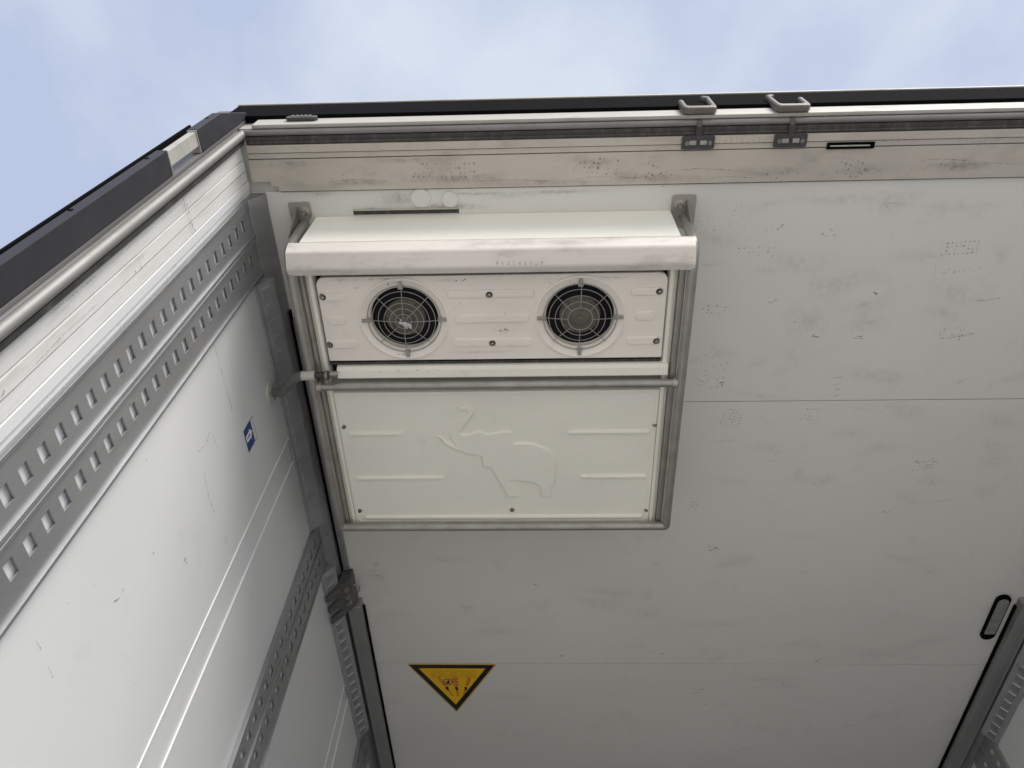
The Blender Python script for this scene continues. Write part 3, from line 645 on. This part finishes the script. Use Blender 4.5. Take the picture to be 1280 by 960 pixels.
for (u, v, nx, ny, dx, dd, r, keep, rot) in ((1200, 310, 9, 4, .0105, .010, .0034, .9, -.06), (945, 315, 8, 3, .012, .011, .0028, .6, .0), (915, 522, 6, 6, .010, .010, .0028, .75, .25), (1013, 520, 6, 5, .010, .012, .0026, .7, .1), (888, 466, 8, 9, .011, .011, .0026, .45, .4),
        (1196, 338, 10, 2, .012, .008, .0028, .6, -.05), (900, 390, 9, 4, .011, .010, .0026, .5, .1), (1010, 410, 9, 4, .012, .012, .0022, .35, 0), (470, 748, 4, 6, .011, .010, .0026, .7, .2), (880, 282, 6, 5, .011, .010, .0024, .4, .1), (965, 285, 7, 2, .012, .010, .0022, .5, 0),
        (865, 632, 4, 4, .009, .010, .0026, .8, .1), (1153, 582, 6, 3, .010, .012, .0032, .6, -.2), (905, 270, 10, 6, .013, .012, .002, .25, .2), (470, 715, 3, 6, .012, .012, .002, .5, .1), (1190, 418, 7, 5, .010, .009, .0026, .5, -.1)):
    CE.grid(cp(u, v), X, Y, nx, ny, dx, dd, r, keep, rot)
for (u, v) in ((1047, 472), (1047, 480), (1046, 487), (1046, 494)): c = cp(u, v); CE.line([c-X*.010+Y*.003, c, c+X*.010-Y*.002], .004)
for (u, v, l, wd) in ((1195, 420, .09, .003), (1235, 374, .06, .002), (905, 550, .07, .002), (1150, 600, .02, .003), (1065, 608, .05, .0015), (1180, 625, .06, .002), (1000, 772, .04, .002), (1190, 780, .05, .002), (1040, 505, .3, .001), (965, 575, .03, .002), (720, 700, .04, .0015), (1010, 715, .05, .002), (790, 760, .05, .0012)):
    c = cp(u, v); a = random.uniform(-.25, .25); d = X*math.cos(a)+Y*math.sin(a)
    CE.line([c-d*l/2, c-d*l*.1+Y*.003, c+d*l/2], wd)
for (u, v) in ((888, 684), (880, 688), (893, 687), (878, 861), (870, 865), (882, 880), (826, 815), (1150, 577), (1165, 576), (1160, 583), (969, 375), (1095, 365), (1018, 420), (1075, 420), (473, 706), (475, 722), (1200, 478), (900, 477), (820, 705), (1107, 256), (1040, 292), (975, 284), (1108, 640), (670, 730), (1020, 825), (700, 820)):
    c = cp(u, v)
    for _ in range(3):
        q = c+X*random.gauss(0, .006)+Y*random.gauss(0, .004); a = random.uniform(-.7, .7); l = random.uniform(.003, .010)
        d = X*math.cos(a)+Y*math.sin(a); CD.line([q-d*l, q+Y*.001, q+d*l], random.uniform(.0015, .003))
for _ in range(160):
    c = cp(random.uniform(440, 1270), random.uniform(240, 900)); CE.poly(blob(c, X, Y, random.uniform(.0006, .0018)))
SM = Marks(); SM.n = CE.n
def smear(M_, c, l, wd, ang):
    """soft-edged smudge: a little grid whose 'fade' runs to nothing at its rim"""
    d = X*math.cos(ang)+Y*math.sin(ang); n = Y*math.cos(ang)-X*math.sin(ang); k, q = 10, 6; k0 = len(M_.V)
    if not hasattr(M_, 'fade'): M_.fade = []
    bow = random.gauss(0, wd*.3)
    for i in range(k+1):
        for j in range(q+1):
            a, b = i/k*2-1, j/q*2-1
            M_.V.append(c+d*a*l/2+n*(b*wd/2+bow*a*a)); rr = min(1, math.hypot(a, b)); M_.fade.append((1-rr)**1.2*random.uniform(.6, 1))
    for i in range(k):
        for j in range(q):
            p = k0+i*(q+1)+j; M_.F.append((p, p+1, p+q+2, p+q+1))
def smears(name, M_, m, parent):
    o = tag(mk(name, M_.V, M_.F, m, parent), kind='stuff'); at_ = o.data.attributes.new('fade', 'FLOAT', 'POINT')
    at_.data.foreach_set('value', M_.fade); return o
for (u, v, l, wd, a) in ((490, 250, .16, .05, 0), (560, 256, .20, .03, 0), (640, 245, .3, .02, 0), (890, 331, .11, .014, -.05), (900, 300, .16, .05, .1), (1000, 330, .22, .08, .1), (900, 440, .12, .06, .2), (1195, 420, .11, .012, -.08), (960, 528, .014, .010, 0), (1100, 560, .2, .05, -.2), (1010, 600, .2, .05, .1), (470, 720, .10, .10, 1.2), (560, 700, .2, .04, .1), (1150, 320, .2, .05, 0), (1090, 470, .3, .06, .1), (760, 740, .3, .05, .15), (900, 780, .3, .06, -.1), (1130, 700, .2, .05, .2), (620, 790, .2, .05, 0), (960, 850, .3, .05, .1), (1240, 560, .12, .05, .4), (1050, 250, .3, .04, 0), (1200, 260, .3, .03, 0)):
    smear(SM, cp(u, v)+Vector((0, 0, .0003)), l, wd, a)
for _ in range(30): smear(SM, cp(random.uniform(860, 1270), random.uniform(240, 640))+Vector((0, 0, .0003)), random.uniform(.05, .25), random.uniform(.02, .09), random.uniform(-.4, .4))
for _ in range(20): smear(SM, cp(random.uniform(450, 1200), random.uniform(690, 940))+Vector((0, 0, .0003)), random.uniform(.05, .3), random.uniform(.02, .09), random.uniform(-.4, .4))
smears('smears', SM, 'smear', ceil)
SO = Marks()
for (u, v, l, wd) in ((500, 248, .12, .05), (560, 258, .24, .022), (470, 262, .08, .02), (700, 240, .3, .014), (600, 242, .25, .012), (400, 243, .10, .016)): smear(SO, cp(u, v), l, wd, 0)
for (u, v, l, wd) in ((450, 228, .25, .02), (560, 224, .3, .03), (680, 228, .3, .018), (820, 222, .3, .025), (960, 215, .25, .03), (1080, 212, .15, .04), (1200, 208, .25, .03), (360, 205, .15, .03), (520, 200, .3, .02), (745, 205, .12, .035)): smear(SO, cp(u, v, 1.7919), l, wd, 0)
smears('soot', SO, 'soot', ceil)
# soffit prints (one step lower)
zs = 1.7918
for (u, v, nx, ny, dx, dd, r, keep, rot) in ((555, 213, 14, 4, .011, .010, .003, .6, .0), (745, 207, 10, 4, .011, .011, .003, .6, .1), (1065, 210, 6, 4, .012, .011, .0034, .8, .3), (820, 218, 6, 4, .012, .010, .003, .6, .5), (980, 222, 8, 3, .012, .010, .003, .5, 0), (480, 222, 20, 3, .013, .010, .002, .35, 0), (1180, 205, 14, 3, .013, .010, .002, .3, 0)):
    CE.grid(cp(u, v, zs), X, Y, nx, ny, dx, dd, r, keep, rot)
for (u, v, l) in ((880, 212, .12), (915, 222, .10), (1240, 205, .12), (640, 226, .2), (760, 222, .15), (450, 226, .15), (1180, 200, .1)):
    c = cp(u, v, zs); CE.line([c-X*l/2, c-X*l*.1-Y*.003, c+X*l/2+Y*.002], .0022)
zq = 1.7885
for u in [900+i*7 for i in range(9)]+[1105+i*9 for i in range(5)]+[1200+i*8 for i in range(6)]:
    c = cp(u, 176+random.uniform(-2, 2), zq); CE.line([c-Y*.006, c+Y*.006], .0022)
tag(mk('scuff_marks', CE.V, CE.F, 'stain', ceil), kind='stuff'); tag(mk('scuff_marks', CD.V, CD.F, 'stainD', ceil), kind='stuff')
# left wall scratches
WM = Marks(); WM.n = Vector((1, 0, 0))
def wp(u, v, x=XL+.0007):
    d = R2*((u-640)/FPX)+U2*((480-v)/FPX)+F; return d*(x/d.x)
for pl_, wd in (([(267, 425), (272, 447), (278, 468), (284, 490), (290, 512)], .0022), ([(287, 445), (291, 462), (294, 478)], .0015), ([(150, 747), (146, 750), (143, 752)], .004), ([(152, 744), (155, 735)], .002), ([(230, 702), (232, 697), (233, 704)], .004), ([(262, 540), (258, 555), (248, 565)], .002), ([(255, 590), (262, 625), (268, 640)], .002), ([(285, 640), (292, 630)], .002), ([(190, 693), (193, 690)], .003), ([(45, 800), (52, 812)], .0009), ([(60, 832), (66, 846)], .0009), ([(280, 668), (283, 678)], .002), ([(266, 545), (272, 560)], .0015), ([(330, 600), (334, 612)], .0015)):
    WM.line([wp(*p) for p in pl_], wd)
for _ in range(70): WM.poly(blob(wp(random.uniform(60, 330), random.uniform(450, 900)), Vector((0, 1, 0)), Vector((0, 0, 1)), random.uniform(.0005, .0013)))
PM = Marks(); PM.n = WM.n
xq = XL+.0056
for pl_, wd in (([(229, 247), (232, 262), (236, 275), (245, 290)], .003), ([(231, 248), (238, 270), (241, 282), (240, 292)], .0022), ([(212, 258), (222, 250), (245, 232), (262, 220)], .0012), ([(167, 330), (170, 342)], .002), ([(173, 320), (178, 338)], .002), ([(176, 312), (184, 336)], .0015), ([(60, 395), (120, 345), (190, 285), (228, 253)], .0015), ([(30, 470), (80, 418), (130, 372)], .0012), ([(217, 334), (220, 331)], .004), ([(243, 305), (244, 309)], .003), ([(2, 495), (6, 488)], .004)):
    PM.line([wp(*p, xq) for p in pl_], wd)
tag(mk('scratches', WM.V, WM.F, 'stainM', wl), kind='stuff'); tag(mk('scratches', PM.V, PM.F, 'stainM', pl), kind='stuff')
# grime on the deflector and fan cover
DM = Marks(); DM.n = Vector((0, 0, 1))
for k in range(9):
    c = cp(622+k*7, 329, 1.5815); DM.poly([c-X*.0035-Y*.005, c+X*.002-Y*.005, c+X*.002+Y*.004, c-X*.0035+Y*.004])
tag(mk('grime', DM.V, DM.F, 'stain', df), kind='stuff')
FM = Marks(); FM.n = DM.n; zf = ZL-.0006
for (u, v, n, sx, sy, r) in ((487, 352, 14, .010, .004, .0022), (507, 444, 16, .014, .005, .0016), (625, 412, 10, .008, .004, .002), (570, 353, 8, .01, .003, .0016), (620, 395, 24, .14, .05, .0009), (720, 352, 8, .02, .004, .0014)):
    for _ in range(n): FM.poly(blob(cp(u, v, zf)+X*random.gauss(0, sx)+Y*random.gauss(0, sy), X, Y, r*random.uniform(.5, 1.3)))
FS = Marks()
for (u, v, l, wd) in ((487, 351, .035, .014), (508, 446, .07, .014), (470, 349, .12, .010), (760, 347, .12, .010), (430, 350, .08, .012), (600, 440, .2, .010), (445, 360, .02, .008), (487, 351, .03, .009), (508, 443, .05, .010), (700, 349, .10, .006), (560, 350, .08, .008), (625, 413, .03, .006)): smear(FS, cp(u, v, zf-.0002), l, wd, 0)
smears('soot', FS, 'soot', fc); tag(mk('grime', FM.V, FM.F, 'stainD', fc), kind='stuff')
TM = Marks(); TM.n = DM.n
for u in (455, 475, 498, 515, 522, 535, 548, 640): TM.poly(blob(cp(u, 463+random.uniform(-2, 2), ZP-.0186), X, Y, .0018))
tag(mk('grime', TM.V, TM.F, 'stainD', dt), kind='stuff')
